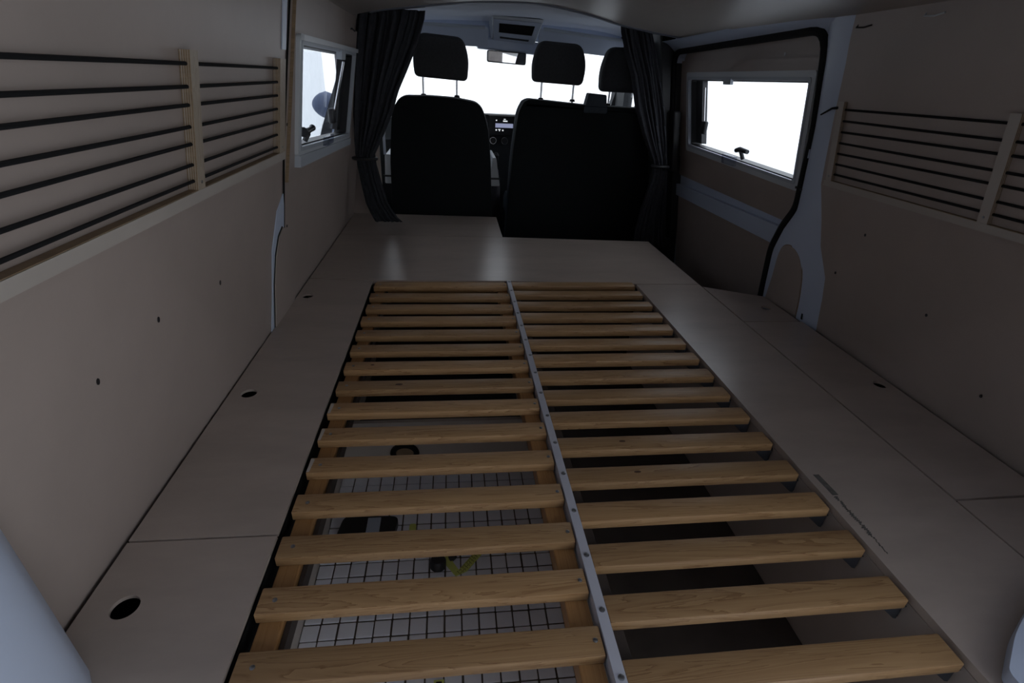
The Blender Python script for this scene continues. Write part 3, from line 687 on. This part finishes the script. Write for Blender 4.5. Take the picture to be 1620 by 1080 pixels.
for sx, x in ((-1, -.372), (1, .205)):
    b = B(); b.prism(rpoly([(x+.012*(sx < 0), .125), (x+.062, .125), (x+(.038 if sx > 0 else .05), .275), (x+.02, .275)], .008), yz, 2.90, 3.22); a_ = b.build('armrest', WPLAS, ds, label='pale grey armrest end')
    b = B(); b.box(x+.004, x+.0625, 2.896, 2.901, .160, .170); b.build('dark_band', DPLAS, a_)
bs = empty('passenger_bench', (.72, 3.0, -.32), 'wide black two-person passenger bench behind the right curtain', 'seat')
bpf = rpoly([(.295, -.22), (1.16, -.22), (1.17, .30), (1.14, .52), (1.06, .556), (.70, .560), (.50, .572), (.375, .578), (.338, .53), (.315, .30)], [.03, .03, .06, .05, .04, .03, .03, .03, .045, .06], 5)
backrest(bs, bpf, 2.80, .14)
headrest(bs, .412, .682, .652, .838, 2.85, .008, (.466, .634), .572)
headrest(bs, .772, 1.045, .622, .828, 2.85, .0, (.83, .99), .56)
b = B(); b.box(.32, 1.15, 2.945, 3.26, -.10, .05, .04); b.build('seat_cushion', SEATS, bs, smooth=True)
B().box(.36, 1.10, 2.945, 3.24, -.32, -.08, .02).build('seat_base', DPLAS, bs)
b = B(); b.prism(rpoly([(.684, .545), (.800, .540), (.790, .610), (.698, .615)], .008), lambda u, v, t: (u, t, v), 2.80, 2.86); bg_ = b.build('belt_outlet', SEATS, bs)
b = B(); b.box(.676, .804, 2.792, 2.87, .520, .556, .012); b.build('belt_outlet_base', SEATS, bs, smooth=True)
# seat belt hanging left of driver seat
e = empty('seat_belt', (-.365, 2.84, .2), 'pale seat belt buckle hanging left of the driver seat', 'seat belt')
B().box(-.36, -.336, 2.85, 2.862, .375, .440, .005).build('tongue', GPLAS, e, smooth=True)
B().box(-.352, -.339, 2.852, 2.857, .28, .378).build('webbing', VISOR, e)

# ================================================================= CAB FITTINGS
da = empty('dashboard', (.32, 3.7, -.2), 'dark dashboard with centre console in front of the seats', 'dashboard')
b = B(); b.prism([(3.42, -.1), (3.36, .30), (3.40, .42), (3.50, .452), (4.20, .40), (4.20, -.1)], lambda u, v, t: (t, u, v), -.60, 1.23); b.build('dash_body', DASH, da)
b = B(); b.prism(rpoly([(.20, -.30), (.46, -.30), (.44, .10), (.43, .466), (.18, .466), (.19, .10)], .01), yz, 3.31, 3.42); b.build('centre_stack', DASH, da)
b = B(); b.box(.222, .400, 3.300, 3.312, .350, .462, .004); rad = b.build('radio', DPLAS, da)
def pxr(px, py):   # radio face point from its position inside the radio's own face
    return (.231+(px-775)/37*.141, .462-(py-183)/25*.098)
for (a, c, d, f, m) in ((784, 812, 194, 200, SCREEN),):
    p0 = pxr(a, c); x0, z1 = pxr(a, d); x1, z0 = pxr(c, f); B().box(x0, x1, 3.2985, 3.2995, z0, z1).build('screen_bar', m, rad)
b = B()
for (x, y, wd, hh) in ((784.5, 189, 2, 1.6), (797, 187.5, 3, 1), (796, 189.8, 7, 1.6), (784.5, 202.5, 2, 2), (788.5, 202.2, 4, 1), (790, 203.5, 1.4, 1.6), (795, 202.8, 2, 2)):
    x0, z1 = pxr(x, y); x1, z0 = pxr(x+wd, y+hh); b.box(x0, x1, 3.2985, 3.2995, z0, z1)
b.build('screen_icons', SCRW, rad, kind='stuff')
for x in (.253, .323):
    b = B(); b.tube([(x, 3.285, .322), (x, 3.312, .322)], [.018, .020], 20); kn = b.build('knob', DPLAS, da, smooth=True)
    b = B(); b.closed_tube([(x+.0185*math.cos(2*math.pi*i/24), 3.285, .322+.0185*math.sin(2*math.pi*i/24)) for i in range(24)], .0014, 6); b.build('knob_ring', CHROME, kn, smooth=True)
gl = empty('gear_lever', (.27, 3.22, .0), 'dark gear lever with gaiter between the seats', 'gear lever')
b = B(); b.tube([(.262, 3.25, -.10), (.264, 3.245, .08), (.268, 3.25, .16)], [.045, .035, .02], 14); b.build('gaiter', mat('dark_gaiter', (.05, .045, .055), .8), gl, smooth=True)
b = B(); b.tube([(.268, 3.25, .15), (.269, 3.245, .22), (.27, 3.24, .245), (.27, 3.24, .26)], [.008, .015, .018, .008], 12); b.build('lever_knob', DPLAS, gl, smooth=True)
# overhead console, mirror, visors
oc = empty('overhead_console', (.353, 3.3, .86), 'grey overhead console with dark display between the sun visors', 'console')
Yc = lambda u, v, t: (u, t, v)
b = B(); b.hexa([(.235, 3.30, .852), (.475, 3.30, .838), (.475, 3.42, .838), (.235, 3.42, .852), (.218, 3.12, .950), (.495, 3.12, .945), (.495, 3.42, .945), (.218, 3.42, .950)], .006); b.build('housing', WPLAS, oc, smooth=True)
def fc(u, v, o=0):   # point on the sloping rear face of the console
    x0, x1 = .218+(.235-.218)*v, .495+(.475-.495)*v
    z = (.950*(1-u)+.945*u)*(1-v)+(.852*(1-u)+.838*u)*v; y = 3.12+.18*v
    return (x0+(x1-x0)*u, y-o*.5, z-o*.86)
def fpan(u0, u1, v0, v1, o0, o1, m, nm, par=oc):
    b = B(); b.hexa([fc(u0, v0, o0), fc(u1, v0, o0), fc(u1, v1, o0), fc(u0, v1, o0), fc(u0, v0, o1), fc(u1, v0, o1), fc(u1, v1, o1), fc(u0, v1, o1)]); return b.build(nm, m, par)
fpan(.03, .97, .12, .99, .001, .004, VISOR, 'fascia')
fpan(.14, .86, .25, .62, .004, .006, LIMB, 'display')
fpan(.17, .83, .80, .87, .004, .006, DPLAS, 'lamp_slot')
B().hexa([(.15, 3.30, .805), (.52, 3.30, .788), (.52, 3.40, .788), (.15, 3.40, .805), (.15, 3.30, .862), (.52, 3.30, .85), (.52, 3.40, .85), (.15, 3.40, .862)], .01).build('mirror_mount_cover', BODY, oc)
mi = empty('rear_view_mirror', (.317, 3.3, .765), 'rectangular interior rear-view mirror hanging under the overhead console', 'mirror')
mp_ = rpoly([(.206, .740), (.430, .732), (.431, .794), (.206, .800)], .012, 4)
b = B(); b.prism(mp_, yz, 3.292, 3.315); b.build('housing', DPLAS, mi)
mg = rpoly([(.212, .7455), (.425, .7375), (.426, .789), (.212, .795)], .009, 4)
b = B(); b.prism(mg, yz, 3.2895, 3.2925); b.build('mirror_glass', MIRR, mi)
b = B(); b.tube([(.32, 3.312, .77), (.322, 3.325, .785), (.322, 3.34, .798)], .008, 8); b.build('stem', DPLAS, mi, smooth=True)
def visor(x0, x1, zt0, zt1, zb0, zb1, label):
    v = empty('sun_visor', ((x0+x1)/2, 3.27, min(zb0, zb1)), label, 'sun visor', 'cab sun visors')
    pr_ = rpoly([(x0, zb0), (x1, zb1), (x1, zt1), (x0, zt0)], .018, 5)
    b = B(); b.prism(pr_, lambda u, w_, t: (u, t-.5*(w_-.85), w_), 3.25, 3.268); b.build('flap', VISOR, v)
    b = B(); b.tube([(x0+.02, 3.222, zt0-.004), (x1-.02, 3.222, zt1-.004)], .009, 10); b.build('hinge_bar', GPLAS, v, smooth=True)
    return v
visor(-.32, .208, .905, .905, .812, .812, 'left grey sun visor above the driver headrest')
visor(.49, 1.02, .915, .880, .822, .795, 'right grey sun visor above the passenger bench')

# ================================================================= OUTSIDE
B().box(-3.2, -3.0, -5.0, 14, -.95, 4.2).build('added_wall', GROUND, kind='structure', label='added pale wall seen through the left window, cuts light from the left')  # added beside the van to block sky light from the left
B().box(-3.0, .75, -1.95, -1.8, -.95, 4.2).build('added_wall', mat('dark_added_wall', (.16, .14, .13), .9, var=.3, scale=12), kind='structure', label='added dark wall behind the open tailgate, cuts light from the rear')  # added out of view to hold rear light off the right wall
tg = empty('door_4', (.32, .1, 1.0), kind='structure')
B().hexa([(-.5, .10, .97), (1.16, .10, .97), (1.16, -1.05, 1.18), (-.5, -1.05, 1.18), (-.5, .10, 1.01), (1.16, .10, 1.01), (1.16, -1.05, 1.22), (-.5, -1.05, 1.22)], .02).build('tailgate_panel', BODY, tg)
wm = empty('wing_mirror', (-.80, 3.80, .36), 'dark wing mirror seen outside through the left window', 'mirror')
b = B(); b.grid(lambda u, v: (-.84+.10*math.sin(math.pi*v)**.6*math.cos(2*math.pi*u), 3.92+.045*math.sin(math.pi*v)**.6*math.sin(2*math.pi*u), .355+.175*v), 20, 12); b.build('housing', mat('blue_grey_mirror_shell', (.10, .13, .22), .4), wm, smooth=True)
b = B(); b.tube([(-.64, 3.86, .38), (-.78, 3.92, .40)], .018, 8); b.build('arm', DPLAS, wm, smooth=True)

# ---------------------------------------------------------------- lift everything so that the van floor is at z = 0
for o in list(bpy.data.objects):
    if o.parent is None and not o.name.startswith('zz') and o.type != 'CAMERA': o.location.z += DZ
for o in bpy.data.objects:
    if '_org' in o: del o['_org']
